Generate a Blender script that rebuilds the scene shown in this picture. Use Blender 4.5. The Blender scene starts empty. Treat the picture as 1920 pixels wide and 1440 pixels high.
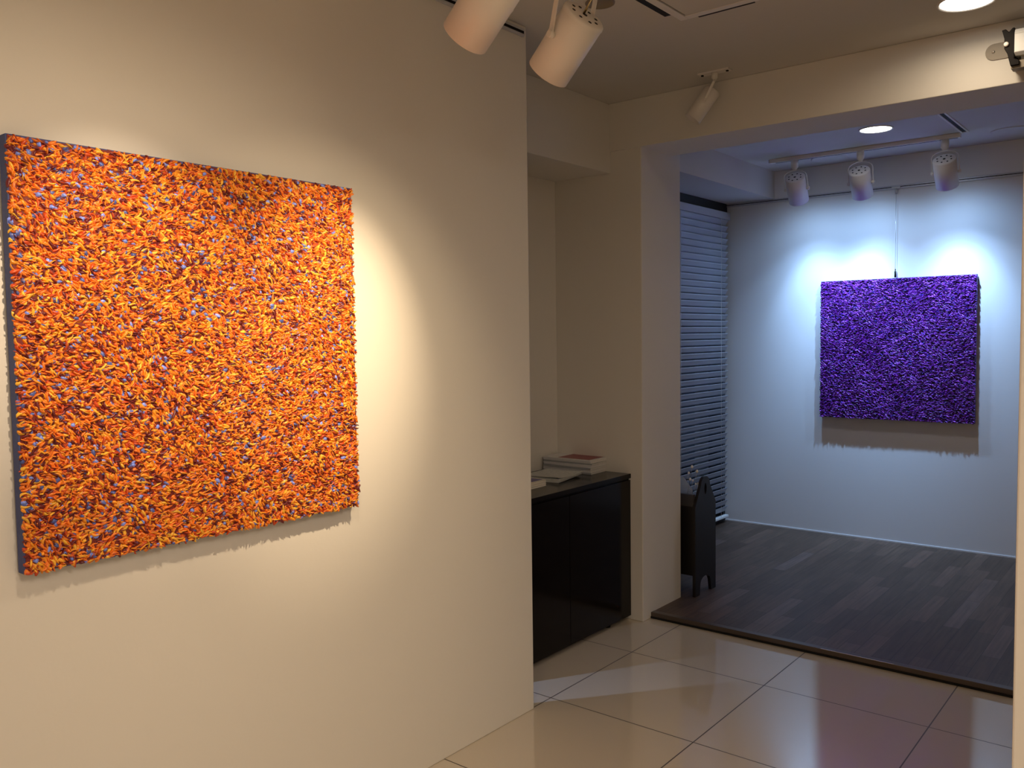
import bpy, math, random
import numpy as np
from mathutils import Vector, Matrix
random.seed(7)
PI = math.pi
sc = bpy.context.scene
col = sc.collection

# ------------------------------------------------------------------ camera
F = Vector((-0.626814, 0.777147, -0.056101))
R = Vector((0.778765, 0.627182, -0.012968))
U = Vector((-0.025107, 0.051818, 0.998341))
cd = bpy.data.cameras.new('camera')
cam = bpy.data.objects.new('camera', cd)
col.objects.link(cam)
m = Matrix.Identity(4)
for i in range(3):
    m[i][0], m[i][1], m[i][2] = R[i], U[i], -F[i]
m[2][3] = 1.4
cam.matrix_world = m
cd.sensor_width = 36.0
cd.lens = 36.0 * 1624.04 / 1920.0
cd.clip_start = 0.02
sc.camera = cam

# ------------------------------------------------------------------ world and exposure
w = bpy.data.worlds.new('world')
sc.world = w
w.use_nodes = True
w.node_tree.nodes['Background'].inputs[0].default_value = (0.03, 0.05, 0.10, 1)
w.node_tree.nodes['Background'].inputs[1].default_value = 0.25
sc.view_settings.view_transform = 'Standard'
sc.view_settings.look = 'None'
sc.view_settings.exposure = 0.0
sc.view_settings.gamma = 1.0
sc.view_settings.use_curve_mapping = False
sc.cycles.use_denoising = True
sc.cycles.max_bounces = 10
sc.cycles.diffuse_bounces = 6
sc.cycles.caustics_reflective = False
sc.cycles.sample_clamp_indirect = 4.0

WARM = (1.0, 0.755, 0.47)
WARM2 = (1.0, 0.77, 0.54)
COOL = (0.35, 0.60, 1.0)
COOL2 = (0.62, 0.72, 1.0)


def spot(name, p, target, energy, color, size=60, blend=1.0, radius=0.02):
    ld = bpy.data.lights.new(name, 'SPOT')
    ld.energy = energy
    ld.color = color
    ld.spot_size = math.radians(size)
    ld.spot_blend = blend
    ld.shadow_soft_size = radius
    o = bpy.data.objects.new(name, ld)
    col.objects.link(o)
    o.location = p
    d = Vector(target) - Vector(p)
    o.rotation_euler = d.to_track_quat('-Z', 'Y').to_euler()
    return o


def disc_light(name, p, energy, color, radius=0.08, spread=150, target=None):
    ld = bpy.data.lights.new(name, 'AREA')
    ld.shape = 'DISK'
    ld.size = radius * 2
    ld.energy = energy
    ld.color = color
    ld.spread = math.radians(spread)
    o = bpy.data.objects.new(name, ld)
    col.objects.link(o)
    o.location = p
    if target:
        d = Vector(target) - Vector(p)
        o.rotation_euler = d.to_track_quat('-Z', 'Y').to_euler()
    return o


# ------------------------------------------------------------------ materials
def new_mat(name):
    mt = bpy.data.materials.new(name)
    mt.use_nodes = True
    return mt, mt.node_tree, mt.node_tree.nodes['Principled BSDF']


def mat(name, c, rough=0.5, metal=0.0, var=0.04, scale=8.0, bump=0.0, bscale=60.0, spec=0.5, coat=0.0):
    mt, nt, b = new_mat(name)
    b.inputs['Roughness'].default_value = rough
    b.inputs['Metallic'].default_value = metal
    b.inputs['Specular IOR Level'].default_value = spec
    b.inputs['Coat Weight'].default_value = coat
    tc = nt.nodes.new('ShaderNodeTexCoord')
    n = nt.nodes.new('ShaderNodeTexNoise')
    n.inputs['Scale'].default_value = scale
    n.inputs['Detail'].default_value = 4
    nt.links.new(tc.outputs['Object'], n.inputs['Vector'])
    mx = nt.nodes.new('ShaderNodeMix')
    mx.data_type = 'RGBA'
    mx.inputs[6].default_value = tuple(max(0, x * (1 - var)) for x in c) + (1,)
    mx.inputs[7].default_value = tuple(min(1, x * (1 + var)) for x in c) + (1,)
    nt.links.new(n.outputs['Fac'], mx.inputs[0])
    nt.links.new(mx.outputs[2], b.inputs['Base Color'])
    if bump > 0:
        n2 = nt.nodes.new('ShaderNodeTexNoise')
        n2.inputs['Scale'].default_value = bscale
        n2.inputs['Detail'].default_value = 3
        nt.links.new(tc.outputs['Object'], n2.inputs['Vector'])
        bp = nt.nodes.new('ShaderNodeBump')
        bp.inputs['Strength'].default_value = bump
        bp.inputs['Distance'].default_value = 0.002
        nt.links.new(n2.outputs['Fac'], bp.inputs['Height'])
        nt.links.new(bp.outputs['Normal'], b.inputs['Normal'])
    return mt


def glow(name, c, s):
    mt, nt, b = new_mat(name)
    b.inputs['Base Color'].default_value = c + (1,)
    b.inputs['Emission Color'].default_value = c + (1,)
    b.inputs['Emission Strength'].default_value = s
    return mt


M = {}
M['wall'] = mat('painted_plaster', (0.74, 0.71, 0.655), 0.75, var=0.02, scale=1.5, bump=0.12, bscale=90, spec=0.25)
M['wall_far'] = mat('painted_plaster_far', (0.74, 0.74, 0.74), 0.7, var=0.02, scale=1.5, bump=0.12, bscale=60, spec=0.25)
M['ceiling'] = mat('ceiling_paint', (0.63, 0.60, 0.55), 0.85, var=0.02, scale=1.0, bump=0.08, bscale=70, spec=0.2)
M['white_metal'] = mat('white_powder_coat', (0.78, 0.74, 0.69), 0.42, var=0.02)
M['white_plastic'] = mat('white_plastic', (0.74, 0.74, 0.72), 0.4, var=0.02)
M['alu'] = mat('aluminium', (0.62, 0.61, 0.6), 0.35, metal=0.8, var=0.03)
M['rail'] = mat('rail_paint', (0.55, 0.56, 0.6), 0.35, metal=0.4, var=0.03)
M['brass'] = mat('brass', (0.62, 0.48, 0.25), 0.28, metal=1.0, var=0.05)
M['black'] = mat('black_plastic', (0.006, 0.004, 0.0035), 0.6, var=0.1, spec=0.15)
M['slot'] = mat('slot_black', (0.004, 0.004, 0.005), 0.8, var=0.0)
M['dark_wood'] = mat('black_lacquer', (0.006, 0.004, 0.0035), 0.14, var=0.25, scale=14, spec=0.22)
M['rack_wood'] = mat('dark_stained_wood', (0.009, 0.006, 0.005), 0.45, var=0.3, scale=12)
M['frame_black'] = mat('black_window_frame', (0.010, 0.010, 0.012), 0.5, var=0.1)
M['slat'] = mat('blind_slat', (0.40, 0.43, 0.50), 0.45, var=0.05)
M['head_rail'] = mat('blind_head_rail', (0.45, 0.46, 0.50), 0.45, var=0.03)
M['plate'] = mat('grey_plate', (0.24, 0.20, 0.15), 0.5, metal=0.0, var=0.05)
M['canvas_blue'] = mat('slate_blue_canvas_edge', (0.055, 0.075, 0.22), 0.7, var=0.1, scale=30, bump=0.4, bscale=400)
M['canvas_purple'] = mat('violet_canvas_edge', (0.10, 0.06, 0.30), 0.7, var=0.1, scale=30)
M['ground_red'] = mat('dark_red_ground', (0.16, 0.016, 0.012), 0.6, var=0.3, scale=60)
M['ground_violet'] = mat('dark_violet_ground', (0.02, 0.002, 0.05), 0.5, var=0.3, scale=60)
M['paper'] = mat('paper_edge', (0.74, 0.70, 0.64), 0.7, var=0.06, scale=50)
M['paper_grey'] = mat('magazine_spine', (0.72, 0.71, 0.72), 0.45, var=0.1, scale=30)
M['spine_dark'] = mat('grey_magazine_spine', (0.36, 0.37, 0.39), 0.45, var=0.2, scale=30)
M['cream_paper'] = mat('cream_pages', (0.80, 0.73, 0.60), 0.7, var=0.05, scale=50)
M['cover_red'] = mat('red_cover_print', (0.26, 0.045, 0.06), 0.4, var=0.1)
M['cover_purple'] = mat('violet_cover_print', (0.07, 0.05, 0.26), 0.35, var=0.1)
M['print_grey'] = mat('newsprint', (0.56, 0.57, 0.55), 0.65, var=0.3, scale=60)
M['nosing'] = mat('step_nosing', (0.11, 0.085, 0.07), 0.3, metal=0.3, var=0.1)
M['strip'] = mat('nosing_bright_line', (0.75, 0.72, 0.68), 0.25, metal=0.8, var=0.05)
M['lamp_cool'] = glow('cool_lamp_face', (0.9, 0.95, 1.0), 14.0)
M['lamp_warm'] = glow('warm_lamp_face', (1.0, 0.93, 0.82), 14.0)
M['lamp_soft'] = glow('added_panel_face', (1.0, 0.88, 0.72), 2.0)
M['bulb_warm'] = glow('warm_reflector_lamp', (1.0, 0.72, 0.42), 6.0)
M['bulb_cool'] = glow('cool_reflector_lamp', (0.6, 0.78, 1.0), 6.0)
M['bead'] = mat('pale_glint_bead', (0.85, 0.80, 0.74), 0.15, var=0.03)

# glass
gm, nt, b = new_mat('window_glass')
b.inputs['Base Color'].default_value = (0.9, 0.93, 0.95, 1)
b.inputs['Roughness'].default_value = 0.02
b.inputs['Transmission Weight'].default_value = 1.0
b.inputs['IOR'].default_value = 1.45
M['glass'] = gm
cm, nt, b = new_mat('clear_acrylic')
b.inputs['Base Color'].default_value = (0.92, 0.95, 0.97, 1)
b.inputs['Roughness'].default_value = 0.12
b.inputs['Transmission Weight'].default_value = 0.8
M['acrylic'] = cm


def tile_mat():
    mt, nt, b = new_mat('polished_floor_tile')
    L = nt.links.new
    geo = nt.nodes.new('ShaderNodeNewGeometry')
    sp = nt.nodes.new('ShaderNodeSeparateXYZ')
    L(geo.outputs['Position'], sp.inputs[0])

    def grid(out, off, per):
        a = nt.nodes.new('ShaderNodeMath'); a.operation = 'SUBTRACT'; L(out, a.inputs[0]); a.inputs[1].default_value = off
        p = nt.nodes.new('ShaderNodeMath'); p.operation = 'PINGPONG'; L(a.outputs[0], p.inputs[0]); p.inputs[1].default_value = per / 2
        return p.outputs[0]
    gx = grid(sp.outputs[0], -1.951, 0.605)
    gy = grid(sp.outputs[1], 3.236, 0.604)
    mn = nt.nodes.new('ShaderNodeMath'); mn.operation = 'MINIMUM'; L(gx, mn.inputs[0]); L(gy, mn.inputs[1])
    lt = nt.nodes.new('ShaderNodeMath'); lt.operation = 'LESS_THAN'; L(mn.outputs[0], lt.inputs[0]); lt.inputs[1].default_value = 0.0022
    n = nt.nodes.new('ShaderNodeTexNoise'); n.inputs['Scale'].default_value = 500; n.inputs['Detail'].default_value = 2
    L(geo.outputs['Position'], n.inputs['Vector'])
    n2 = nt.nodes.new('ShaderNodeTexNoise'); n2.inputs['Scale'].default_value = 2.5; n2.inputs['Detail'].default_value = 3
    L(geo.outputs['Position'], n2.inputs['Vector'])
    mx = nt.nodes.new('ShaderNodeMix'); mx.data_type = 'RGBA'
    mx.inputs[6].default_value = (0.54, 0.47, 0.37, 1); mx.inputs[7].default_value = (0.66, 0.575, 0.46, 1)
    L(n.outputs['Fac'], mx.inputs[0])
    mx2 = nt.nodes.new('ShaderNodeMix'); mx2.data_type = 'RGBA'; mx2.inputs[7].default_value = (0.035, 0.020, 0.012, 1)
    L(mx.outputs[2], mx2.inputs[6]); L(lt.outputs[0], mx2.inputs[0])
    L(mx2.outputs[2], b.inputs['Base Color'])
    rr = nt.nodes.new('ShaderNodeMapRange'); L(n2.outputs['Fac'], rr.inputs[0])
    rr.inputs[3].default_value = 0.03; rr.inputs[4].default_value = 0.06
    ra = nt.nodes.new('ShaderNodeMath'); ra.operation = 'MAXIMUM'; L(rr.outputs[0], ra.inputs[0])
    rg = nt.nodes.new('ShaderNodeMath'); rg.operation = 'MULTIPLY'; L(lt.outputs[0], rg.inputs[0]); rg.inputs[1].default_value = 0.6
    L(rg.outputs[0], ra.inputs[1]); L(ra.outputs[0], b.inputs['Roughness'])
    b.inputs['IOR'].default_value = 2.0
    bp = nt.nodes.new('ShaderNodeBump'); bp.inputs['Strength'].default_value = 0.07; bp.inputs['Distance'].default_value = 0.0006
    n3 = nt.nodes.new('ShaderNodeTexNoise'); n3.inputs['Scale'].default_value = 420; n3.inputs['Detail'].default_value = 2
    L(geo.outputs['Position'], n3.inputs['Vector']); L(n3.outputs['Fac'], bp.inputs['Height'])
    L(bp.outputs['Normal'], b.inputs['Normal'])
    return mt


def plank_mat():
    mt, nt, b = new_mat('dark_plank_floor')
    L = nt.links.new
    geo = nt.nodes.new('ShaderNodeNewGeometry')
    mp = nt.nodes.new('ShaderNodeMapping'); mp.inputs['Rotation'].default_value = (0, 0, PI / 2)
    L(geo.outputs['Position'], mp.inputs['Vector'])
    br = nt.nodes.new('ShaderNodeTexBrick')
    br.offset = 0.37
    br.inputs['Scale'].default_value = 1.0
    br.inputs['Brick Width'].default_value = 0.48
    br.inputs['Row Height'].default_value = 0.072
    br.inputs['Mortar Size'].default_value = 0.0009
    br.inputs['Mortar Smooth'].default_value = 0.1
    br.inputs['Bias'].default_value = 0.0
    br.inputs['Color1'].default_value = (0, 0, 0, 1)
    br.inputs['Color2'].default_value = (1, 1, 1, 1)
    br.inputs['Mortar'].default_value = (0.2, 0.2, 0.2, 1)
    L(mp.outputs[0], br.inputs['Vector'])
    cr = nt.nodes.new('ShaderNodeValToRGB')
    e = cr.color_ramp.elements
    e[0].position = 0.0; e[0].color = (0.068, 0.042, 0.028, 1)
    e[1].position = 1.0; e[1].color = (0.135, 0.095, 0.080, 1)
    x = cr.color_ramp.elements.new(0.62); x.color = (0.086, 0.055, 0.037, 1)
    x = cr.color_ramp.elements.new(0.86); x.color = (0.112, 0.068, 0.047, 1)
    L(br.outputs['Color'], cr.inputs[0])
    mp2 = nt.nodes.new('ShaderNodeMapping'); mp2.inputs['Scale'].default_value = (70, 4, 4)
    L(geo.outputs['Position'], mp2.inputs['Vector'])
    n = nt.nodes.new('ShaderNodeTexNoise'); n.inputs['Scale'].default_value = 1.0; n.inputs['Detail'].default_value = 5
    L(mp2.outputs[0], n.inputs['Vector'])
    mr = nt.nodes.new('ShaderNodeMapRange'); mr.inputs[1].default_value = 0.3; mr.inputs[2].default_value = 0.7
    mr.inputs[3].default_value = 0.72; mr.inputs[4].default_value = 1.25
    L(n.outputs['Fac'], mr.inputs[0])
    mu = nt.nodes.new('ShaderNodeVectorMath'); mu.operation = 'SCALE'
    L(cr.outputs[0], mu.inputs[0]); L(mr.outputs[0], mu.inputs['Scale'])
    mx = nt.nodes.new('ShaderNodeMix'); mx.data_type = 'RGBA'; mx.inputs[7].default_value = (0.008, 0.006, 0.005, 1)
    L(mu.outputs[0], mx.inputs[6]); L(br.outputs['Fac'], mx.inputs[0])
    L(mx.outputs[2], b.inputs['Base Color'])
    b.inputs['Roughness'].default_value = 0.42
    b.inputs['Specular IOR Level'].default_value = 0.35
    return mt


M['tile'] = tile_mat()
M['plank'] = plank_mat()


def paint_mat(name, rough, coat):
    mt, nt, b = new_mat(name)
    a = nt.nodes.new('ShaderNodeVertexColor'); a.layer_name = 'Col'
    nt.links.new(a.outputs['Color'], b.inputs['Base Color'])
    b.inputs['Roughness'].default_value = rough
    b.inputs['Coat Weight'].default_value = coat
    b.inputs['Coat Roughness'].default_value = 0.15
    return mt


M['impasto_orange'] = paint_mat('oil_paint_orange', 0.42, 0.10)
M['impasto_violet'] = paint_mat('oil_paint_violet', 0.28, 0.35)


# ------------------------------------------------------------------ mesh helper
class MB:
    def __init__(s):
        s.v, s.f, s.mi, s.sm = [], [], [], []

    def add(s, vs, fs, mi=0, smooth=False):
        k = len(s.v)
        s.v += [tuple(x) for x in vs]
        s.f += [tuple(i + k for i in f) for f in fs]
        s.mi += [mi] * len(fs)
        s.sm += [smooth] * len(fs)
        return s

    def box(s, a, b, mi=0, mtx=None):
        x0, y0, z0 = a; x1, y1, z1 = b
        vs = [Vector(p) for p in ((x0, y0, z0), (x1, y0, z0), (x1, y1, z0), (x0, y1, z0), (x0, y0, z1), (x1, y0, z1), (x1, y1, z1), (x0, y1, z1))]
        if mtx: vs = [mtx @ p for p in vs]
        return s.add(vs, [(0, 3, 2, 1), (4, 5, 6, 7), (0, 1, 5, 4), (1, 2, 6, 5), (2, 3, 7, 6), (3, 0, 4, 7)], mi)

    def basis(s, d):
        d = Vector(d).normalized()
        a = Vector((0, 0, 1)) if abs(d.z) < 0.9 else Vector((1, 0, 0))
        u = a.cross(d).normalized()
        return d, u, d.cross(u)

    def lathe(s, p0, d, prof, n=32, mi=0, smooth=True, closed=False):
        # prof: list of (distance along d, radius)
        p0 = Vector(p0)
        d, u, w_ = s.basis(d)
        vs, fs = [], []
        for t, r in prof:
            for k in range(n):
                an = 2 * PI * k / n
                vs.append(p0 + d * t + (u * math.cos(an) + w_ * math.sin(an)) * r)
        m_ = len(prof)
        for i in range(m_ - 1):
            for k in range(n):
                k2 = (k + 1) % n
                fs.append((i * n + k, i * n + k2, (i + 1) * n + k2, (i + 1) * n + k))
        s.add(vs, fs, mi, smooth)
        if closed:
            k0 = len(s.v) - len(vs)
            s.f.append(tuple(k0 + k for k in range(n))[::-1]); s.mi.append(mi); s.sm.append(False)
            s.f.append(tuple(k0 + (m_ - 1) * n + k for k in range(n))); s.mi.append(mi); s.sm.append(False)
        return s

    def cyl(s, p0, p1, r, n=24, mi=0):
        p0, p1 = Vector(p0), Vector(p1)
        return s.lathe(p0, p1 - p0, [(0, r), ((p1 - p0).length, r)], n, mi, True, True)

    def tube(s, pts, r, n=8, mi=0):
        pts = [Vector(p) for p in pts]
        vs, fs = [], []
        for i, p in enumerate(pts):
            d = (pts[min(i + 1, len(pts) - 1)] - pts[max(i - 1, 0)]).normalized()
            d, u, w_ = s.basis(d)
            for k in range(n):
                an = 2 * PI * k / n
                vs.append(p + (u * math.cos(an) + w_ * math.sin(an)) * r)
        for i in range(len(pts) - 1):
            for k in range(n):
                k2 = (k + 1) % n
                fs.append((i * n + k, i * n + k2, (i + 1) * n + k2, (i + 1) * n + k))
        fs.append(tuple(range(n))[::-1])
        fs.append(tuple((len(pts) - 1) * n + k for k in range(n)))
        return s.add(vs, fs, mi, True)

    def strip(s, pts, side, wd, th, mi=0):
        # flat bent band following pts; 'side' is the direction of its width
        pts = [Vector(p) for p in pts]; side = Vector(side).normalized()
        vs, fs = [], []
        for i, p in enumerate(pts):
            d = (pts[min(i + 1, len(pts) - 1)] - pts[max(i - 1, 0)]).normalized()
            nrm = side.cross(d).normalized()
            vs += [p + side * wd / 2 + nrm * th / 2, p - side * wd / 2 + nrm * th / 2, p - side * wd / 2 - nrm * th / 2, p + side * wd / 2 - nrm * th / 2]
        for i in range(len(pts) - 1):
            for k in range(4):
                k2 = (k + 1) % 4
                fs.append((i * 4 + k, i * 4 + k2, (i + 1) * 4 + k2, (i + 1) * 4 + k))
        fs.append((3, 2, 1, 0)); e = (len(pts) - 1) * 4
        fs.append((e, e + 1, e + 2, e + 3))
        return s.add(vs, fs, mi)

    def prism(s, poly, axis, a0, a1, mi=0):
        # poly in the plane normal to axis; axis 'x' -> (y,z), 'y' -> (x,z), 'z' -> (x,y)
        def P(p, a):
            return {'x': (a, p[0], p[1]), 'y': (p[0], a, p[1]), 'z': (p[0], p[1], a)}[axis]
        n = len(poly)
        vs = [P(p, a0) for p in poly] + [P(p, a1) for p in poly]
        fs = [tuple(range(n))[::-1], tuple(range(n, 2 * n))] + [(k, (k + 1) % n, n + (k + 1) % n, n + k) for k in range(n)]
        return s.add(vs, fs, mi)

    def build(s, name, mats, parent=None, loc=(0, 0, 0), bevel=0.0, world=True):
        me = bpy.data.meshes.new(name)
        off = Vector(loc)
        if parent is not None and world:
            off = Vector(parent.location)
        me.from_pydata([tuple(Vector(v) - off) for v in s.v], [], s.f)
        if not isinstance(mats, (list, tuple)): mats = [mats]
        for q in mats: me.materials.append(q)
        for p, a, b_ in zip(me.polygons, s.mi, s.sm):
            p.material_index = a; p.use_smooth = b_
        import bmesh
        bm = bmesh.new(); bm.from_mesh(me); bmesh.ops.recalc_face_normals(bm, faces=bm.faces[:]); bm.to_mesh(me); bm.free()
        o = bpy.data.objects.new(name, me)
        col.objects.link(o)
        if parent is not None: o.parent = parent
        else: o.location = off
        if bevel > 0:
            md = o.modifiers.new('bevel', 'BEVEL'); md.width = bevel; md.segments = 2; md.limit_method = 'ANGLE'
        return o


def thing(name, loc, label, cat, group=None):
    o = bpy.data.objects.new(name, None)
    o.empty_display_size = 0.05
    col.objects.link(o)
    o.location = loc
    return tag(o, label, cat, group)


def tag(o, label, cat, group=None, kind=None):
    o['label'] = label; o['category'] = cat
    if group: o['group'] = group
    if kind: o['kind'] = kind
    return o


def struct(name, mb, mats, label=None, bevel=0.0):
    o = mb.build(name, mats, bevel=bevel)
    o['kind'] = 'structure'
    if label:
        o['label'] = label; o['category'] = name.split('_')[0]
    return o


# ------------------------------------------------------------------ setting
XL, YE = -1.942, 2.515            # left wall plane and its free end
ZC = 2.505
YB, YB2 = 3.613, 4.0              # pillar front and back
XP = -2.114
YW = 5.866                        # far wall
XW = -2.737                       # window wall
ZR = 2.318                        # soffit / picture rail height
XA = -2.617                       # alcove back wall
ZF = 0.028                        # plank floor level

struct('floor', MB().box((-4.6, -3.2, -0.12), (3.2, 3.69, 0)), M['tile'], 'polished cream floor tiles with thin brown joints')
struct('floor_planks', MB().box((XW - 0.25, 3.712, -0.12), (3.2, YW, ZF)), M['plank'], 'dark plank floor of the far room, one low step up')
nb = MB()
nb.box((XP, 3.688, 0.0), (3.2, 3.722, ZF + 0.002))
nb.box((XP, 3.684, 0.0), (3.2, 3.688, 0.010), 1)
struct('trim_step', nb, [M['nosing'], M['slot']], 'brown metal step nosing between tiles and planks', bevel=0.001)
struct('trim_step_strip', MB().box((-1.28, 3.6875, 0.0302), (-0.98, 3.6925, 0.0312)).box((-0.50, 3.6875, 0.0302), (-0.2, 3.6925, 0.0312)), M['strip'],
       'highlight on the step nosing, laid on as a bright line')  # thin highlight of the nosing, put in as pale strips

# ceiling with the raised tray over the far room (same height) and the low soffits
struct('ceiling', MB().box((-4.6, -3.2, ZC), (3.2, YW + 0.1, ZC + 0.12)), M['ceiling'], 'plain painted ceiling')
struct('ceiling_soffit', MB().box((XW, YB2, ZR), (-2.375, YW, ZC)), M['ceiling'], 'low ceiling soffit above the blind')
struct('wall_left', MB().box((XL - 0.066, -3.2, 0), (XL, YE, ZC)), M['wall'], 'warm lit free-standing wall carrying the orange painting', bevel=0.004)
struct('wall_beam', MB().box((XP - 0.17, YB - 0.010, 2.279), (3.2, 3.90, ZC)), M['wall'], 'plastered ceiling beam above the step', bevel=0.003)
struct('wall_pillar', MB().box((XW - 0.25, YB, 0), (XP, YB2, ZC)), M['wall'], 'plastered pillar between cabinet and far room', bevel=0.004)
struct('wall_header', MB().box((XA, 1.9, 2.176), (-2.283, YB, ZC)), M['wall'], 'plastered header above the alcove cabinet', bevel=0.003)
struct('wall_alcove', MB().box((XA - 0.1, 2.35, 0), (XA, YB, ZC)), M['wall'], 'back wall of the cabinet alcove')
struct('wall_far', MB().box((XW - 0.25, YW, 0), (3.2, YW + 0.15, ZC)), M['wall_far'], 'white far wall carrying the violet painting')
struct('wall_right', MB().box((3.2, -3.2, 0), (3.35, YW + 0.1, ZC)), M['wall'])
struct('wall_back', MB().box((-4.6, -3.35, 0), (3.35, -3.2, ZC)), M['wall'])
struct('wall_office', MB().box((-4.75, -3.2, 0), (-4.6, YB, ZC)), M['wall'])
struct('wall_office_end', MB().box((-4.6, YB, 0), (XW - 0.25, YB + 0.15, ZC)), M['wall'])
struct('wall_end', MB().box((-0.278, 1.86, 0), (1.6, 2.02, ZC)), M['wall'], 'warm lit free end of the right-hand wall', bevel=0.004)
struct('baseboard_far', MB().box((XW, YW - 0.004, ZF), (3.2, YW, ZF + 0.009)), M['wall_far'], 'thin white bead along the foot of the far wall')

# window wall of the far room: black frame, dark glass
ww = MB()
ww.box((XW - 0.25, YB2, ZF), (XW - 0.12, YW, 0.06))
ww.box((XW - 0.25, YB2, ZR), (XW, YW, ZC))
struct('wall_window', ww, M['frame_black'], 'wall around the dark window')
win = bpy.data.objects.new('window_1', None); col.objects.link(win); win.location = (XW - 0.06, 4.93, ZF); win['kind'] = 'structure'
fb = MB()
fb.box((XW - 0.12, YB2, 2.255), (XW + 0.012, YW - 0.002, ZR))
fb.box((XW - 0.12, YW - 0.040, ZF), (XW - 0.002, YW - 0.002, ZR))
fb.box((XW - 0.12, YB2, ZF), (XW - 0.002, YB2 + 0.05, ZR))
fb.box((XW - 0.12, YB2, ZF), (XW + 0.0, YW - 0.002, ZF + 0.03))
fb.box((XW - 0.12, 4.90, ZF), (XW - 0.07, 4.96, ZR))
fb.build('window_frame', M['frame_black'], win)
MB().box((XW - 0.100, YB2 + 0.05, ZF + 0.03), (XW - 0.094, YW - 0.04, 2.255)).build('pane', M['glass'], win)
struct('floor_outside', MB().box((-8, 3.0, -0.12), (XW - 0.25, 8.5, 0.0)), M['slot'])

# ------------------------------------------------------------------ window blind
bl = thing('window_blind', (XW + 0.03, 4.9, ZF + 0.01), 'grey horizontal slat blind covering the dark window behind the pillar', 'blind')
MB().box((XW + 0.004, YB2 + 0.02, 2.198), (XW + 0.052, YW - 0.035, 2.248)).build('head_rail', M['head_rail'], bl, bevel=0.002)
sb = MB()
z = 2.175
Ly0, Ly1 = YB2 + 0.03, YW - 0.045
while z > 0.115:
    # room edge high, window edge low
    a = math.radians(61)
    hw = 0.0245
    pts = []
    for k in range(5):
        t = -1 + k / 2
        x = XW + 0.028 + t * hw * math.cos(a) - 0.0022 * (1 - t * t) * math.sin(a)
        zz = z + t * hw * math.sin(a) + 0.0022 * (1 - t * t) * math.cos(a)
        pts.append((x, zz))
    vs = [(x, Ly0, zz) for x, zz in pts] + [(x, Ly1, zz) for x, zz in pts]
    vs += [(x + 0.0006, Ly0, zz - 0.0006) for x, zz in pts] + [(x + 0.0006, Ly1, zz - 0.0006) for x, zz in pts]
    fs = [(k, k + 1, 5 + k + 1, 5 + k) for k in range(4)] + [(10 + k, 15 + k, 15 + k + 1, 10 + k + 1) for k in range(4)]
    fs += [(0, 5, 15, 10), (4, 14, 19, 9)]
    sb.add(vs, fs, 0, True)
    z -= 0.0445
sb.build('slats', M['slat'], bl)
MB().box((XW + 0.014, Ly0, 0.066), (XW + 0.046, Ly1, 0.082)).build('bottom_rail', M['white_plastic'], bl, bevel=0.002)
for yy in (4.45, 5.10, 5.70):
    MB().cyl((XW + 0.045, yy, 0.08), (XW + 0.045, yy, 2.20), 0.0012, 6).build('ladder_cord', M['white_plastic'], bl)


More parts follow.
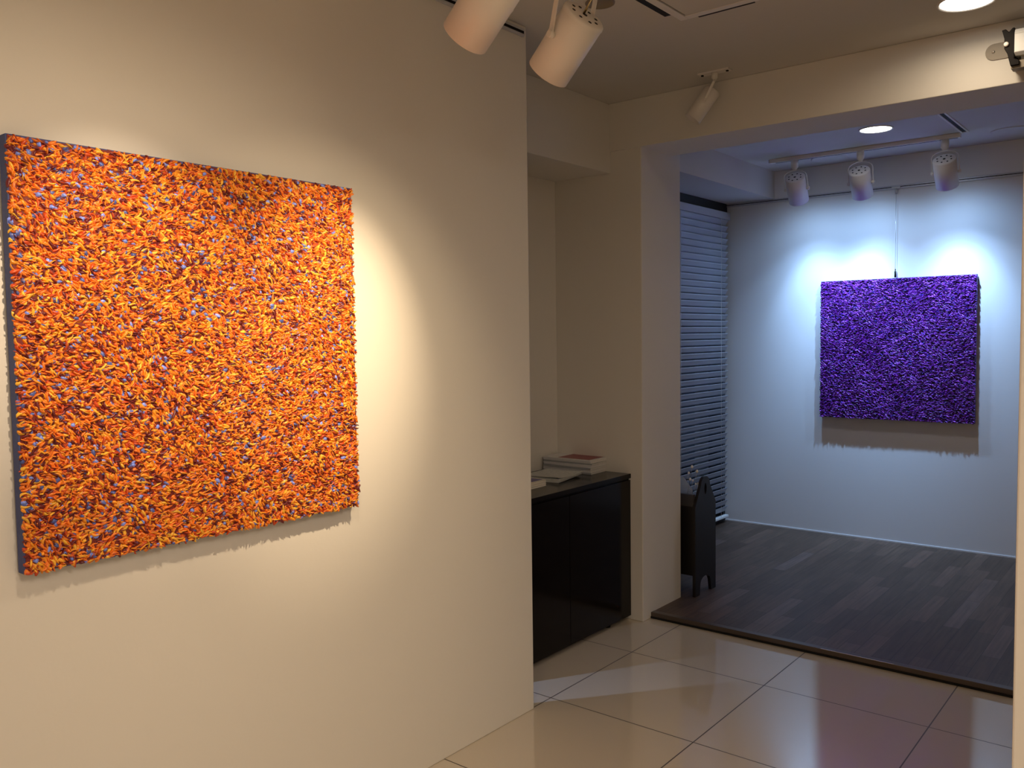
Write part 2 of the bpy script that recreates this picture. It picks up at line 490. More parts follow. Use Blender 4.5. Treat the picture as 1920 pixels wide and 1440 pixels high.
# ------------------------------------------------------------------ impasto paintings
def impasto(name, mt, parent, W, H, n, L, wd, hh, palette, ang_mu, ang_sd, seed):
    rng = np.random.default_rng(seed)
    # jittered grid keeps the cover even
    nu = int(math.sqrt(n * W / H)); nv = int(n / nu)
    gu, gv = np.meshgrid(np.arange(nu), np.arange(nv))
    n = nu * nv
    cu = ((gu.ravel() + rng.uniform(-0.75, 1.75, n)) / nu - 0.5) * (W - 0.004)
    cv = ((gv.ravel() + rng.uniform(-0.75, 1.75, n)) / nv) * (H - 0.004)
    cu = np.clip(cu, -W / 2 + 0.002, W / 2 - 0.002); cv = np.clip(cv, 0.003, H - 0.006)
    ph = rng.uniform(0, 6.28, 6)
    fld = (np.sin(cu * 9 + ph[0]) * np.cos(cv * 7 + ph[1]) + 0.8 * np.sin(cu * 23 + cv * 17 + ph[2]) + 0.6 * np.sin(cu * 41 - cv * 37 + ph[3]))
    an = ang_mu + ang_sd * (0.55 * fld + rng.normal(0, 0.75, n))
    ln = L * rng.uniform(0.5, 1.55, n)
    ww_ = wd * rng.uniform(0.45, 1.5, n)
    ht = hh * rng.uniform(0.35, 1.0, n) ** 1.0
    base = hh * rng.uniform(0.0, 0.55, n)
    cv_ = rng.normal(0, 1.15, n)              # bend
    lift = hh * rng.uniform(-0.25, 0.85, n)
    skew = rng.uniform(-1.3, 1.3, n)
    keys = list(palette)
    pr = np.array([p for _, p in keys]); pr = pr / pr.sum()
    ci = rng.choice(len(keys), n, p=pr)
    C = np.array([c for c, _ in keys])[ci] * rng.uniform(0.78, 1.22, (n, 1))
    short = np.array([len(keys) > 4 and k >= len(keys) - 2 for k in ci])
    ln = np.where(short, ln * 0.62, ln); ww_ = np.where(short, ww_ * 1.7, ww_)
    ht = np.where(short, ht * 0.5 + hh * 0.15, ht)
    NT, NS = 6, 5
    T = np.linspace(0, 1, NT); Sx = np.linspace(-1, 1, NS)
    prof_w = np.array([0.35, 0.85, 1.0, 0.95, 0.7, 0.12])
    prof_h = np.array([0.25, 0.75, 1.0, 0.95, 0.8, 0.45])
    sec_h = np.array([0.0, 0.72, 1.0, 0.80, 0.0])
    V = np.zeros((n, NT, NS, 3))
    for i, t in enumerate(T):
        a = an + cv_ * (t - 0.5)
        du = (t - 0.5) * ln
        mx_ = cu + np.cos(an) * du - np.sin(an) * cv_ * (t - 0.5) ** 2 * ln * 0.5
        my_ = cv + np.sin(an) * du + np.cos(an) * cv_ * (t - 0.5) ** 2 * ln * 0.5
        for j, s_ in enumerate(Sx):
            o = s_ * ww_ * 0.5 * prof_w[i]
            V[:, i, j, 0] = mx_ - np.sin(a) * o
            V[:, i, j, 2] = my_ + np.cos(a) * o
            edge = j in (0, NS - 1)
            hgt = base + ht * prof_h[i] * sec_h[j] * (1 + skew * s_ * 0.6) + lift * t * t * (0.0 if edge else 1.0)
            V[:, i, j, 1] = -(np.where(hgt > 0.0002, hgt, 0.0002) if not edge else np.full(n, 0.0) + base * 0.15)
    V[..., 0] = np.clip(V[..., 0], -W / 2 - 0.0030, W / 2 + 0.0030)
    V[..., 2] = np.clip(V[..., 2], -0.0055, H - 0.0005)
    verts = V.reshape(-1, 3)
    q = []
    for i in range(NT - 1):
        for j in range(NS - 1):
            a = i * NS + j
            q.append((a, a + NS, a + NS + 1, a + 1))
    q = np.array(q)
    faces = (q[None] + (np.arange(n) * NT * NS)[:, None, None]).reshape(-1, 4)
    me = bpy.data.meshes.new(name)
    me.vertices.add(len(verts)); me.vertices.foreach_set('co', verts.astype(np.float32).ravel())
    me.loops.add(faces.size); me.loops.foreach_set('vertex_index', faces.astype(np.int32).ravel())
    me.polygons.add(len(faces)); me.polygons.foreach_set('loop_start', (np.arange(len(faces)) * 4).astype(np.int32))
    me.polygons.foreach_set('loop_total', np.full(len(faces), 4, dtype=np.int32))
    me.polygons.foreach_set('use_smooth', np.ones(len(faces), dtype=bool))
    me.update(calc_edges=True)
    at = me.color_attributes.new('Col', 'FLOAT_COLOR', 'POINT')
    cc = np.ones((n, NT * NS, 4)); cc[..., :3] = np.clip(C, 0, 1)[:, None, :]
    at.data.foreach_set('color', cc.astype(np.float32).ravel())
    me.materials.append(mt)
    o = bpy.data.objects.new(name, me); col.objects.link(o); o.parent = parent
    return o


# orange painting on the left wall: faces +X, spans y 0.742..1.647, z 0.916..1.8215
W1 = 0.905
p1 = thing('painting', (XL + 0.038, (0.742 + 1.647) / 2, 0.916), 'large square orange impasto painting with slate blue edges on the left wall', 'painting')
p1.rotation_euler = (0, 0, PI / 2)
MB().box((-W1 / 2, 0.0, 0), (W1 / 2, 0.032, W1)).build('canvas', M['canvas_blue'], p1, world=False, bevel=0.002)
MB().box((-W1 / 2 + 0.003, -0.0012, 0.003), (W1 / 2 - 0.003, 0.0, W1 - 0.003)).build('paint_ground', M['ground_red'], p1, world=False)
impasto('impasto_paint', M['impasto_orange'], p1, W1, W1, 22500, 0.0150, 0.0066, 0.0056,
        [((0.76, 0.180, 0.013), 0.33), ((0.82, 0.30, 0.018), 0.21), ((0.50, 0.060, 0.010), 0.16), ((0.84, 0.45, 0.04), 0.13), ((0.13, 0.010, 0.014), 0.20),
         ((0.18, 0.26, 0.80), 0.050), ((0.07, 0.10, 0.34), 0.045)], -0.3, 0.95, 3)

# violet painting on the far wall: faces -Y
W2, H2 = 0.936, 0.906
p2 = thing('painting', (-1.5705, YW - 0.034, 0.826), 'square violet impasto painting hanging on a wire on the far wall', 'painting')
MB().box((-W2 / 2, 0.0, 0), (W2 / 2, 0.026, H2)).build('canvas', M['canvas_purple'], p2, world=False, bevel=0.002)
MB().box((-W2 / 2 + 0.003, -0.0012, 0.003), (W2 / 2 - 0.003, 0.0, H2 - 0.003)).build('paint_ground', M['ground_violet'], p2, world=False)
impasto('impasto_paint', M['impasto_violet'], p2, W2, H2, 17000, 0.0145, 0.0064, 0.0075,
        [((0.19, 0.020, 0.36), 0.48), ((0.38, 0.075, 0.62), 0.20), ((0.050, 0.004, 0.12), 0.27), ((0.08, 0.03, 0.45), 0.05)], -0.05, 0.6, 11)

# ------------------------------------------------------------------ hanging rails
hr = thing('picture_rail', (0.0, YW - 0.006, ZR - 0.012), 'slim aluminium picture rail along the top of the far wall', 'picture rail')
MB().box((XW + 0.012, YW - 0.012, ZR - 0.024), (3.2, YW, ZR)).build('rail', M['rail'], hr, bevel=0.002)
MB().box((XW + 0.012, YW - 0.014, ZR - 0.013), (3.2, YW - 0.012, ZR - 0.009)).build('groove', M['black'], hr)
hw_ = thing('hanging_wire', (-1.573, YW - 0.018, 1.735), 'thin steel picture wire with hook and clamp holding the violet painting', 'wire')
MB().tube([(-1.573, YW - 0.020, 2.285), (-1.573, YW - 0.019, 2.0), (-1.573, YW - 0.017, 1.765)], 0.0011, 6).build('wire', M['alu'], hw_)
MB().cyl((-1.573, YW - 0.019, 2.302), (-1.573, YW - 0.019, 2.262), 0.007, 12).box((-1.598, YW - 0.028, 2.296), (-1.548, YW - 0.0145, 2.306)).build('rail_hook', M['alu'], hw_)
MB().cyl((-1.573, YW - 0.017, 1.775), (-1.573, YW - 0.017, 1.736), 0.006, 12).cyl((-1.573, YW - 0.017, 1.79), (-1.573, YW - 0.017, 1.775), 0.003, 10).build('clamp', M['black'], hw_)

lr = thing('picture_rail', (XL + 0.006, 1.9, 2.475), 'dark picture rail at the top of the left wall', 'picture rail')
MB().box((XL, -1.5, 2.462), (XL + 0.012, 2.492, 2.488)).build('rail', M['rail'], lr, bevel=0.002)
MB().box((XL + 0.012, -1.5, 2.470), (XL + 0.0135, 2.485, 2.479)).build('groove', M['black'], lr)


# ------------------------------------------------------------------ spotlights on yokes
def track_head(p1_, p2_, rad, mount, label, group, bulb=None, bm=None, adapter=0.06, yoke_at=0.42, brass=False, name='track_spotlight', yax=None):
    p1_, p2_, mount = Vector(p1_), Vector(p2_), Vector(mount)
    d = (p2_ - p1_).normalized(); Lh = (p2_ - p1_).length
    t = thing(name, mount, label, 'spotlight', group)
    bm = bm or M['white_metal']
    b1 = MB()
    b1.lathe(p1_, d, [(0.006, rad * 0.93), (0.012, rad), (Lh, rad), (Lh, rad * 0.93), (Lh - 0.03, rad * 0.90)], 40)
    hs = b1.build('housing', bm, t)
    c = MB()
    c.lathe(p1_, d, [(0.012, rad * 1.025), (0.004, rad * 1.0), (0.0, rad * 0.93), (0.0, 0.0005)], 40)
    _, u, v = c.basis(d)
    for k in range(8):
        an = 2 * PI * k / 8 + 0.2
        q0 = p1_ + (u * math.cos(an) + v * math.sin(an)) * rad * 0.62
        c.cyl(q0 - d * 0.0008, q0 + d * 0.001, rad * 0.085, 10, 1)
    c.cyl(p1_ - d * 0.001, p1_ + d * 0.001, rad * 0.12, 12, 1)
    c.build('rear_cap', [bm, M['slot']], t)
    f = MB(); f.lathe(p1_, d, [(Lh - 0.028, rad * 0.88), (Lh - 0.028, 0.001)], 32)
    f.build('lamp_face', bulb or M['black'], t).parent = hs
    # yoke
    if yax is None:
        ax = Vector((0, 0, 1)).cross(d)
        ax = ax.normalized() if ax.length > 0.15 else Vector((1, 0, 0))
    else:
        ax = Vector(yax).normalized()
    pv = p1_ + d * (Lh * yoke_at)
    r2 = rad * 1.16
    top = mount + Vector((0, 0, -adapter))
    up = (top - pv); hgt = up.length; up = up.normalized()
    pts = []
    for s_ in (-1,):
        pts.append(pv + ax * s_ * r2 - up * 0.012)
    n = 7
    pts.append(pv - ax * r2 + up * (hgt * 0.70))
    for k in range(1, n):
        an = PI - PI * k / n
        pts.append(pv + ax * math.cos(an) * r2 + up * (hgt * 0.70 + math.sin(an) * hgt * 0.30))
    pts.append(pv + ax * r2 + up * (hgt * 0.70))
    pts.append(pv + ax * r2 - up * 0.012)
    yk = MB().strip(pts, ax.cross(up), 0.015 * rad / 0.06, 0.0025).build('yoke', bm, t)
    for s_ in (-1, 1):
        MB().cyl(pv + ax * s_ * rad * 0.99, pv + ax * s_ * (r2 + 0.007), 0.009 * rad / 0.06, 14).build('pivot_knob', bm, t).parent = yk
    ad = MB()
    ad.lathe(mount, (0, 0, -1), [(0, rad * 0.36), (adapter * 0.7, rad * 0.36), (adapter * 0.85, rad * 0.24), (adapter, rad * 0.18)], 20, 0, True, True)
    ad.build('adapter', bm, t)
    if brass:
        e0 = p1_ - d * 0.001 + v * rad * 0.1
        MB().tube([e0, e0 - d * 0.02 + Vector((0.004, 0, 0.006)), e0 - d * 0.035 + Vector((0.012, 0, 0.020)), e0 + Vector((0.03, 0.03, 0.07))], 0.0035, 8).build('lamp_lead', M['brass'], t)
    return t


# near heads above the left wall
track_head((-1.321, 1.968, 2.251), (-1.460, 1.989, 2.130), 0.0615, (-1.335, 1.975, ZC - 0.028), 'white cylinder spotlight with round vent holes in its cap, nearer the ceiling grille', 'spotlights by the left wall',
           adapter=0.10, brass=True)
track_head((-1.309, 1.617, 2.247), (-1.453, 1.635, 2.137), 0.0615, (-1.335, 1.615, ZC - 0.028), 'white cylinder spotlight cut by the top edge, left of its twin', 'spotlights by the left wall', adapter=0.10)
tk = thing('lighting_track', (-1.335, 1.4, ZC - 0.014), 'white ceiling track carrying the two near spotlights', 'lighting track')
MB().box((-1.352, 0.2, ZC - 0.028), (-1.318, 2.10, ZC)).build('track_body', M['white_metal'], tk, bevel=0.002)
# heads that light the orange painting (above the frame)
tk = thing('lighting_track', (-0.85, 0.9, ZC - 0.014), 'white ceiling track above the orange painting', 'lighting track')
MB().box((-0.867, -0.2, ZC - 0.028), (-0.833, 1.75, ZC)).build('track_body', M['white_metal'], tk, bevel=0.002)
for (ya, tgt, en, cl, cone, k, spill, lab) in ((0.76, (XL, 1.00, 1.47), 74.0, (1.0, 0.77, 0.52), 38, 0.30, 104, 'nearer the camera'), (1.56, (XL, 1.56, 1.37), 112.0, WARM, 40, 0.26, 70, 'nearer the far room')):
    P = Vector((-0.85, ya, 2.27)); D = (Vector(tgt) - P).normalized()
    track_head(P - D * 0.09, P + D * 0.095, 0.0615, (-0.85, ya, ZC - 0.028), 'lit white spotlight aimed at the orange painting, ' + lab, 'spotlights for the orange painting', bulb=M['bulb_warm'], adapter=0.07)
    spot('orange_painting_spot', P + D * 0.10, tgt, en, cl, cone, 1.0, 0.010)
    spot('orange_painting_spill', P + D * 0.10, (XL, 1.0 if spill > 90 else tgt[1], 1.05 if spill > 90 else 1.15), en * k, cl, spill, 1.0, 0.012)

# small far spotlight in front of the beam
sp = track_head((-1.700, 3.515, 2.445), (-1.775, 3.47, 2.325), 0.037, (-1.665, 3.46, ZC - 0.006), 'small white spotlight fixed to the ceiling in front of the beam', None, adapter=0.03, name='small_spotlight')
MB().box((-1.735, 3.44, ZC - 0.006), (-1.595, 3.48, ZC)).build('ceiling_plate', M['white_metal'], sp)
for xx in (-1.722, -1.608):
    MB().cyl((xx, 3.46, ZC - 0.0055), (xx, 3.46, ZC - 0.010), 0.006, 10).build('screw', M['black'], sp)

# far room track with three heads
tk = thing('lighting_track', (-1.68, 5.453, ZC - 0.012), 'grey-white ceiling track carrying three spotlights in the far room', 'lighting track')
MB().box((-2.236, 5.435, ZC - 0.024), (-1.125, 5.471, ZC)).build('track_body', M['white_metal'], tk, bevel=0.002)
MB().box((-2.241, 5.436, ZC - 0.022), (-2.236, 5.470, ZC - 0.002)).build('end_cap', M['rail'], tk)
MB().box((-2.20, 5.449, ZC - 0.0255), (-1.14, 5.457, ZC - 0.0238)).build('conductor_slot', M['slot'], tk)
heads = [(-2.062, 5.415, 2.370, -2.075, 5.525, 2.236, -2.078), (-1.670, 5.415, 2.362, -1.680, 5.525, 2.228, -1.674), (-1.201, 5.415, 2.366, -1.205, 5.520, 2.230, -1.207)]
labs = ('left', 'middle', 'right')
tgts = [(-2.04, YW, 1.28), (-1.80, YW, 1.30), (-1.20, YW, 1.30)]
ens = [40.0, 52.0, 55.0]
for h, lb, tg, en in zip(heads, labs, tgts, ens):
    a = Vector(h[0:3]); b_ = Vector(h[3:6])
    track_head(a, b_, 0.0615, (h[6], 5.453, ZC - 0.024), 'white yoke spotlight, %s one of the three on the far room track' % lb, 'spotlights on the far room track',
               bulb=M['bulb_cool'], adapter=0.062, yoke_at=0.5, yax=(1, 0.05, 0))
    q = b_ + (b_ - a).normalized() * 0.004
    spot('far_room_spot', q, tg, en, COOL, 62, 1.0, 0.012)
    spot('far_room_spill', q, (tg[0], tg[1], 1.2), en * 0.14, COOL, 170, 1.0, 0.02)
    spot('far_room_flood', q, (tg[0], tg[1], 0.30), en * 0.70, COOL, 100, 1.0, 0.02)


# ------------------------------------------------------------------ ceiling fittings
def ringbox(mb, x0, y0, x1, y1, wd, z0, z1, mi=0):
    mb.box((x0, y0, z0), (x0 + wd, y1, z1), mi); mb.box((x1 - wd, y0, z0), (x1, y1, z1), mi)
    mb.box((x0 + wd, y0, z0), (x1 - wd, y0 + wd, z1), mi); mb.box((x0 + wd, y1 - wd, z0), (x1 - wd, y1, z1), mi)


def downlight(x, y, r, facem, label, en, colr, spread=165):
    t = thing('downlight', (x, y, ZC), label, 'downlight', None)
    MB().lathe((x, y, ZC), (0, 0, -1), [(0.0, r * 1.13), (0.004, r * 1.12), (0.005, r * 1.04), (0.001, r * 0.99)], 48).build('trim_ring', M['white_metal'], t)
    MB().lathe((x, y, ZC), (0, 0, -1), [(0.0015, r), (0.003, r * 0.5), (0.003, 0.0005)], 48).build('diffuser', facem, t)
    disc_light('downlight_glow', (x, y, ZC - 0.008), en, colr, r * 0.9, spread)
    return t


downlight(-0.669, 3.300, 0.083, M['lamp_warm'], 'glowing round ceiling downlight in front of the beam', 1.7, WARM)
downlight(-1.461, 5.024, 0.080, M['lamp_cool'], 'glowing round ceiling downlight in the far room', 1.7, (1.0, 0.86, 0.80), 125)
for x, y, lb, en in ((0.5, -1.7, 'back left', 5.0), (2.2, -1.7, 'back right', 3.0), (1.15, 0.25, 'front', 47.0)):  # added panels, out of view, that supply soft fill light
    t = thing('added_panel_light', (x, y, ZC), 'added ceiling panel light, unseen, filling the near room with soft light, ' + lb, 'added ceiling light')
    ringbox(q := MB(), x - 0.6, y - 0.3, x + 0.6, y + 0.3, 0.02, ZC - 0.012, ZC); q.build('frame', M['white_metal'], t)
    MB().box((x - 0.58, y - 0.28, ZC - 0.008), (x + 0.58, y + 0.28, ZC)).build('diffuser', M['lamp_soft'], t)
    al = disc_light('panel_fill', (x, y, ZC - 0.014), en, (1.0, 0.82, 0.64), 0.4, 170)
    al.data.shape = 'RECTANGLE'; al.data.size = 1.16; al.data.size_y = 0.56

for (x, y, lb) in ((-1.931, 5.661, 'flush round ceiling cover left of the middle far spotlight'), (-0.89, 5.58, 'flush round ceiling cover right of the far room track')):
    o = MB().lathe((x, y, ZC), (0, 0, -1), [(0.0, 0.112), (0.004, 0.111), (0.005, 0.105), (0.003, 0.100), (0.004, 0.001)], 48).build('ceiling_cover', M['ceiling'], loc=(x, y, ZC))
    tag(o, lb, 'ceiling cover', 'flush ceiling covers')
o = MB().lathe((-1.616, 2.498, ZC), (0, 0, -1), [(0.0, 0.050), (0.004, 0.049), (0.005, 0.044), (0.001, 0.041), (0.001, 0.001)], 40, 0).build('ceiling_cover', M['plate'], loc=(-1.616, 2.498, ZC))
tag(o, 'small dark round ceiling fitting behind the near spotlight', 'ceiling cover')

# slot diffuser in the far room
t = thing('slot_diffuser', (-1.10, 5.07, ZC), 'black ceiling slot with white edges meeting the far room track', 'air slot')
MB().box((-1.121, 4.72, ZC - 0.004), (-1.111, 5.425, ZC)).box((-1.089, 4.72, ZC - 0.004), (-1.079, 5.425, ZC)).box((-1.121, 4.712, ZC - 0.004), (-1.079, 4.72, ZC)).box((-1.121, 5.425, ZC - 0.004), (-1.079, 5.433, ZC)).build('edge_frame', M['white_metal'], t)
MB().box((-1.111, 4.72, ZC - 0.001), (-1.089, 5.425, ZC + 0.0)).build('slot', M['slot'], t)

# ceiling air unit panel (near room): far left corner at (-1.47, 2.80)
cx0, cy1, sz = -1.478, 2.806, 0.84
cx1, cy0 = cx0 + sz, cy1 - sz
t = thing('ceiling_air_unit', ((cx0 + cx1) / 2, (cy0 + cy1) / 2, ZC), 'square ceiling air unit with raised white frame and black slots, cut by the top edge', 'air conditioner')


a = MB(); ringbox(a, cx0, cy0, cx1, cy1, 0.030, ZC - 0.010, ZC); a.build('frame', M['white_metal'], t, bevel=0.002)
a = MB(); g = 0.055
a.box((cx0 - 0.034, cy0 + g, ZC - 0.002), (cx0 - 0.004, cy1 - g, ZC)); a.box((cx1 + 0.003, cy0 + g, ZC - 0.002), (cx1 + 0.022, cy1 - g, ZC))
a.box((cx0 + g, cy1 + 0.003, ZC - 0.002), (cx0 + 0.26, cy1 + 0.030, ZC)); a.box((cx0 + g, cy0 - 0.018, ZC - 0.002), (cx1 - g, cy0 - 0.003, ZC))
a.build('air_slot', M['slot'], t)
a = MB(); ringbox(a, cx0 + 0.026, cy0 + 0.026, cx1 - 0.026, cy1 - 0.026, 0.014, ZC - 0.003, ZC); a.build('shadow_gap', M['slot'], t)
MB().box((cx0 + 0.040, cy0 + 0.040, ZC - 0.012), (cx1 - 0.040, cy1 - 0.040, ZC)).build('grille_panel', M['ceiling'], t, bevel=0.003)

# ------------------------------------------------------------------ roller housing on the beam
yb = YB - 0.010
t = thing('roller_housing', (-0.5, yb, 2.39), 'grey-white roller housing with black end bracket on the beam, cut by the right edge', 'roller housing')
pl = [(-0.585, 2.432)]
for k in range(13):
    an = PI / 2 + PI * k / 12
    pl.append((-0.637 + 0.029 * math.cos(an), 2.403 + 0.029 * math.sin(an)))
pl.append((-0.585, 2.374))
MB().prism(pl, 'y', yb - 0.004, yb).build('mounting_plate', M['plate'], t)
MB().lathe((-0.640, yb - 0.004, 2.404), (0, -1, 0), [(0, 0.006), (0.003, 0.005), (0.0035, 0.001)], 12).build('screw', M['strip'], t)
br_ = MB()
br_.prism([(-0.600, 2.450), (-0.588, 2.452), (-0.578, 2.440), (-0.567, 2.452), (-0.560, 2.452), (-0.560, 2.345), (-0.545, 2.338), (-0.545, 2.322), (-0.572, 2.322), (-0.582, 2.365), (-0.592, 2.385), (-0.592, 2.420)], 'y', yb - 0.085, yb - 0.001)
br_.build('end_bracket', M['black'], t, bevel=0.002)
MB().lathe((-0.585, yb - 0.085, 2.398), (0, -1, 0), [(0, 0.008), (0.006, 0.008), (0.008, 0.005), (0.008, 0.0005)], 16).build('bracket_knob', M['white_metal'], t)
hb = MB()
hp = [(yb - 0.088, 2.432), (yb - 0.080, 2.446), (yb - 0.004, 2.446), (yb - 0.004, 2.360), (yb - 0.075, 2.355), (yb - 0.088, 2.366)]
hb.prism(hp, 'x', -0.560, 0.75)
hb.box((-0.560, yb - 0.0895, 2.428), (0.75, yb - 0.086, 2.431))
hb.build('roller_tube', M['white_plastic'], t, bevel=0.002)
MB().box((-0.572, yb - 0.074, 2.312), (0.75, yb - 0.030, 2.340)).build('bottom_bar', M['plate'], t, bevel=0.003)
MB().box((-0.545, yb - 0.050, 2.338), (0.75, yb - 0.046, 2.360)).build('fabric_hem', M['white_plastic'], t)

# ------------------------------------------------------------------ black cabinet in the alcove
XC, ZT = -2.176, 0.722
cb = thing('sideboard', ((XA + XC) / 2, 3.10, 0), 'glossy black sideboard standing in the alcove beside the pillar', 'sideboard')
y0c, y1c = 2.575, YB - 0.003
MB().box((XA + 0.004, y0c + 0.004, 0.022), (XC - 0.010, y1c - 0.004, ZT - 0.024)).build('body', M['dark_wood'], cb, bevel=0.002)
MB().box((XA + 0.003, y0c, ZT - 0.022), (XC, y1c, ZT)).build('top_board', M['dark_wood'], cb, bevel=0.002)
n3 = 2
for k in range(n3):
    a0 = y0c + 0.002 + k * (y1c - y0c - 0.004) / n3; a1 = a0 + (y1c - y0c - 0.004) / n3 - 0.002
    dr = MB().box((XC - 0.0095, a0, 0.024), (XC - 0.001, a1, ZT - 0.030)).build('door', M['dark_wood'], cb, bevel=0.0015)
for xx in (XC - 0.04, XA + 0.04):
    for yy in (y0c + 0.05, y1c - 0.16):
        MB().cyl((xx, yy, 0), (xx, yy, 0.023), 0.016, 14).build('foot', M['black'], cb)


def booklet(name, x0, y0, x1, y1, z0, th, rot, mats, label, cat, group, inset=None, patch=None, curl=0.0):
    """one booklet: pages block, thin cover above and below, rounded spine on the +X side"""
    c = Vector(((x0 + x1) / 2, (y0 + y1) / 2, z0))
    Rm = Matrix.Rotation(rot, 4, 'Z')
    hx, hy = (x1 - x0) / 2, (y1 - y0) / 2
    t = thing(name, c, label, cat, group)
    t.rotation_euler = (0, 0, rot)
    ct = 0.0006
    # pages bulge slightly from the spine
    nseg = 8
    vs, fs = [], []
    for j in range(nseg + 1):
        u = j / nseg
        y = -hy + 0.0015 + u * (2 * hy - 0.003)
        cz = curl * (abs(u - 0.5) * 2) ** 3
        for x in (-hx + 0.002, 0.0, hx - 0.002):
            vs.append((x, y, ct + cz * (1 if x > 0 else 0.3))); vs.append((x, y, th - ct + cz * (1 if x > 0 else 0.3)))
    for j in range(nseg):
        for i in range(2):
            a = (j * 3 + i) * 2; b2 = ((j + 1) * 3 + i) * 2
            fs.append((a, a + 2, b2 + 2, b2)); fs.append((a + 1, b2 + 1, b2 + 3, a + 3))
        a = j * 6; b2 = (j + 1) * 6
        fs.append((a, b2, b2 + 1, a + 1)); fs.append((a + 4, a + 5, b2 + 5, b2 + 4))
    fs.append((0, 1, 3, 2)); fs.append((2, 3, 5, 4)); e = nseg * 6
    fs.append((e, e + 2, e + 3, e + 1)); fs.append((e + 2, e + 4, e + 5, e + 3))
    MB().add(vs, fs).build('pages', mats[0], t, world=False)
    cvb = MB()
    for (za, zb) in ((0, ct), (th - ct, th)):
        vs, fs = [], []
        for j in range(nseg + 1):
            u = j / nseg; y = -hy + u * 2 * hy
            cz = curl * (abs(u - 0.5) * 2) ** 3
            for x in (-hx, 0.0, hx):
                k = cz * (1 if x > 0 else 0.3)
                vs.append((x, y, za + k)); vs.append((x, y, zb + k))
        for j in range(nseg):
            for i in range(2):
                a = (j * 3 + i) * 2; b2 = ((j + 1) * 3 + i) * 2
                fs.append((a, a + 2, b2 + 2, b2)); fs.append((a + 1, b2 + 1, b2 + 3, a + 3))
            a = j * 6; b2 = (j + 1) * 6
            fs.append((a, b2, b2 + 1, a + 1)); fs.append((a + 4, a + 5, b2 + 5, b2 + 4))
        fs.append((0, 1, 3, 2)); fs.append((2, 3, 5, 4)); e = nseg * 6
        fs.append((e, e + 2, e + 3, e + 1)); fs.append((e + 2, e + 4, e + 5, e + 3))
        cvb.add(vs, fs)
    if curl == 0.0:
        cvb.box((-hx, -hy, 0), (-hx + 0.0008, hy, th))      # back strip
        cvb.box((-hx, -hy, 0), (hx, -hy + 0.0008, th))      # spine faces the viewer
    cvo = cvb.build('cover', mats[1], t, world=False)
    if patch:
        px0, py0, px1, py1, pm = patch
        MB().box((px0, py0, th), (px1, py1, th + 0.0004)).build('cover_print', pm, cvo, world=False)
    return t


# stack of magazines, right
z0 = ZT
ths = [0.0068, 0.0072, 0.0062, 0.0086, 0.0060, 0.0074, 0.0066, 0.0080, 0.0068]
ordn = ['bottom', 'second from the bottom', 'third from the bottom', 'fourth from the bottom', 'middle', 'fourth from the top', 'third from the top', 'second from the top', 'topmost']
for k, th in enumerate(ths):
    jx, jy = random.uniform(-0.004, 0.004), random.uniform(-0.004, 0.004)
    top = k == 8
    booklet('magazine', -2.600 + jx, 3.468 + jy, -2.316 + jx, 3.672 + jy, z0, th, math.radians(random.uniform(-1.0, 1.0)) + 0.02, (M['paper'], M['spine_dark'] if k in (0, 3, 6) else M['paper_grey']),
            'white magazine with red cover picture, topmost of the tall stack' if top else 'white-grey magazine in the tall stack on the sideboard, %s' % ordn[k], 'magazine', 'magazines in the tall stack on the sideboard',
            patch=(-0.06, -0.085, 0.125, 0.085, M['cover_red']) if top else None)
    z0 += th + 0.0006
# loose brochures, middle: fanned
z0 = ZT
for k in range(5):
    booklet('brochure', -2.560 + 0.006 * k, 3.165 + 0.010 * k, -2.325 + 0.004 * (k % 2), 3.375 + 0.010 * k, z0, 0.0030, 0.20 - 0.04 * k, (M['paper'], M['print_grey']),
            ('grey printed brochure lying open on top of the curled pile' if k == 4 else 'curled grey brochure in the low pile, %s' % ['lowest', 'second from the bottom', 'middle', 'second from the top'][k]),
            'brochure', 'brochures in the low pile on the sideboard', curl=0.007 if k == 4 else 0.0008)
    z0 += 0.0033
# booklets, left, violet cover on top
z0 = ZT
for k in range(3):
    booklet('booklet', -2.560, 2.885 + 0.003 * k, -2.312 - 0.002 * k, 3.105 + 0.002 * k, z0, 0.0088, 0.04 - 0.02 * k, (M['cream_paper'], M['cream_paper']),
            ['cream booklet at the bottom of the pile by the wall edge', 'cream booklet in the middle of the pile by the wall edge', 'booklet with violet cover picture on top of the pile by the wall edge'][k],
            'booklet', 'booklets by the wall edge', patch=(-0.115, -0.095, 0.108, 0.100, M['cover_purple']) if k == 2 else None)
    z0 += 0.009

# ------------------------------------------------------------------ dark rack behind the pillar
rk = thing('magazine_rack', (-2.20, 4.16, ZF), 'dark wooden rack with arched side panel and hand hole behind the pillar', 'rack')


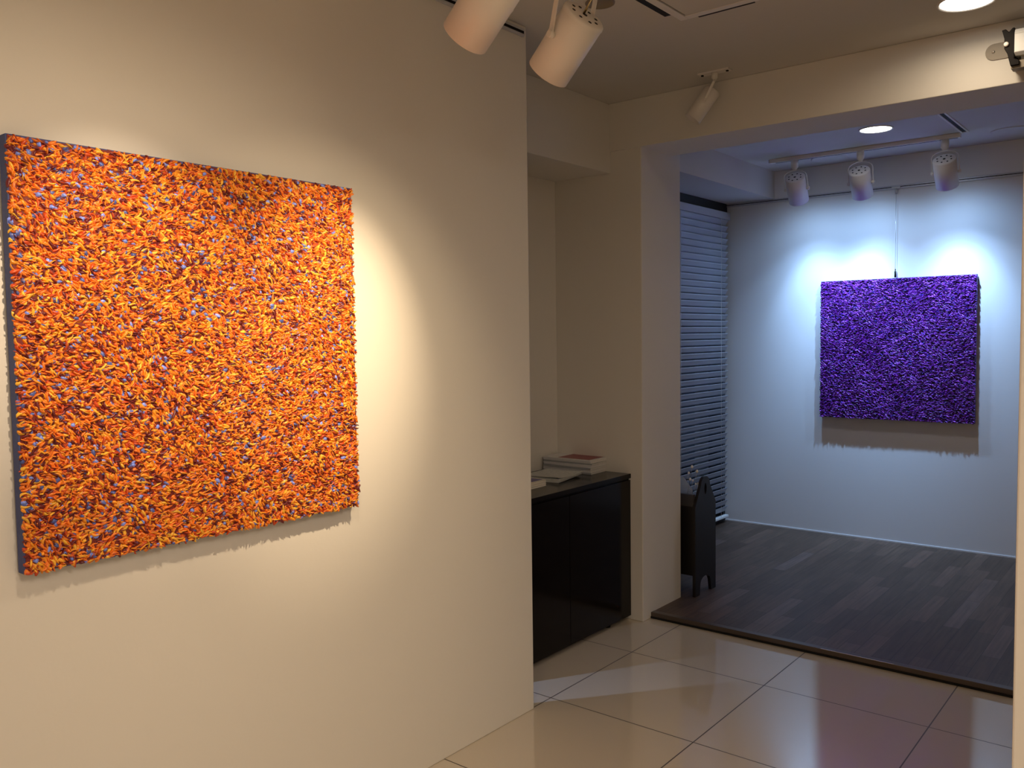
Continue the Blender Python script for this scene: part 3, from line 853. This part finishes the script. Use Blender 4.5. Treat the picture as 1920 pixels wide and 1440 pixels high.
def rack_side(x0, x1):
    yc, y0_, y1_ = 4.152, 4.036, 4.272
    out = [(y0_, ZF), (y0_ + 0.050, ZF)]
    for k in range(7):
        an = PI - PI * k / 6
        out.append((yc - 0.002 + 0.058 * math.cos(an), 0.085 + 0.035 * math.sin(an)))
    out += [(y1_ - 0.052, ZF), (y1_, ZF), (y1_, 0.50)]
    for k in range(9):
        an = PI * k / 8
        out.append((yc + 0.052 * math.cos(an), 0.602 + 0.046 * math.sin(an)))
    # shoulder
    out += [(y0_, 0.50)]
    # split into outline with hole through bridged strips: left half and right half around the hand hole
    hole = [(yc + 0.013 * math.cos(2 * PI * k / 14), 0.582 + 0.030 * math.sin(2 * PI * k / 14)) for k in range(14)]
    import bmesh
    bm = bmesh.new()
    def loop(pts):
        vs_ = [bm.verts.new((x0, p[0], p[1])) for p in pts]
        return [bm.edges.new((vs_[i], vs_[(i + 1) % len(vs_)])) for i in range(len(vs_))]
    ed = loop(out) + loop(hole)
    r = bmesh.ops.triangle_fill(bm, edges=ed, use_beauty=True)
    fc = [g_ for g_ in r['geom'] if isinstance(g_, bmesh.types.BMFace)]
    ex = bmesh.ops.extrude_face_region(bm, geom=fc)
    bmesh.ops.translate(bm, verts=[g_ for g_ in ex['geom'] if isinstance(g_, bmesh.types.BMVert)], vec=(x1 - x0, 0, 0))
    bm.verts.index_update()
    mb = MB(); mb.add([v.co.copy() for v in bm.verts], [[v.index for v in f_.verts] for f_ in bm.faces])
    bm.free()
    return mb


rack_side(-2.066, -2.050).build('side_panel', M['rack_wood'], rk)
rack_side(-2.366, -2.350).build('side_panel', M['rack_wood'], rk)
MB().box((-2.350, 4.050, 0.135), (-2.066, 4.062, 0.500)).build('front_panel', M['rack_wood'], rk)
MB().box((-2.350, 4.250, 0.135), (-2.066, 4.262, 0.500)).build('back_panel', M['rack_wood'], rk)
MB().box((-2.350, 4.062, 0.135), (-2.066, 4.250, 0.147)).build('bottom_board', M['rack_wood'], rk)
MB().box((-2.350, 4.044, 0.500), (-2.066, 4.066, 0.562)).build('front_rail', mat('grey_brown_wood', (0.05, 0.045, 0.045), 0.4), rk)
fo = MB()
fo.prism([(-2.34, 0.16), (-2.10, 0.16), (-2.100, 0.575), (-2.150, 0.640), (-2.34, 0.640)], 'y', 4.100, 4.106)
o = fo.build('plastic_folder', M['acrylic'], loc=(-2.22, 4.10, 0.16)); tag(o, 'clear plastic folder standing in the dark rack', 'folder')
spg = thing('glint_beads', (-2.12, 4.16, 0.148), 'pale beads added in place of small glints at the top of the dark rack', 'glint beads')  # invented beads that draw the small pale glints as shapes
pts = [(-2.20, 4.15, 0.15), (-2.17, 4.15, 0.45), (-2.135, 4.15, 0.64), (-2.13, 4.15, 0.69)]
MB().tube(pts, 0.0012, 6).build('stem', M['rack_wood'], spg)
for (x, z_, r_) in ((-2.127, 0.690, 0.008), (-2.098, 0.668, 0.008), (-2.146, 0.655, 0.007), (-2.138, 0.622, 0.008), (-2.122, 0.617, 0.006), (-2.106, 0.600, 0.005), (-2.092, 0.603, 0.006), (-2.083, 0.606, 0.006), (-2.074, 0.607, 0.005)):
    MB().lathe((x, 4.15, z_ - r_), (0, 0, 1), [(0, 0.0005), (r_ * 0.3, r_ * 0.7), (r_, r_), (r_ * 1.8, r_ * 0.7), (r_ * 2.4, 0.0005)], 12).tube([(x, 4.15, z_), (x - 0.01, 4.15, z_ - 0.05)], 0.0008, 5).build('bead', M['bead'], spg)

# ------------------------------------------------------------------ added lamp for the unseen source of the cool floor streak
fl = thing('added_floor_lamp', (-2.89, 1.41, 0), 'added floor lamp standing for the unseen cool light source behind the left wall', 'lamp')
MB().lathe((-2.89, 1.41, 0), (0, 0, 1), [(0, 0.12), (0.012, 0.12), (0.02, 0.03), (0.02, 0.001)], 32).build('base', M['black'], fl)
MB().cyl((-2.89, 1.41, 0.02), (-2.89, 1.41, 0.96), 0.010, 14).build('pole', M['black'], fl)
dd = Vector((0.60, 0.80, -0.35)).normalized()
MB().lathe(Vector((-2.89, 1.41, 0.96)), dd, [(-0.03, 0.001), (-0.03, 0.02), (0.02, 0.045), (0.06, 0.055)], 28).build('lamp_shade', M['black'], fl)
MB().lathe(Vector((-2.89, 1.41, 0.96)), dd, [(0.04, 0.04), (0.045, 0.001)], 28).build('bulb', M['lamp_cool'], fl)
spot('floor_streak_light', Vector((-2.89, 1.41, 0.96)) + dd * 0.07, (-2.02, 2.60, 0.0), 50.0, (0.42, 0.58, 1.0), 31, 1.0, 0.012)
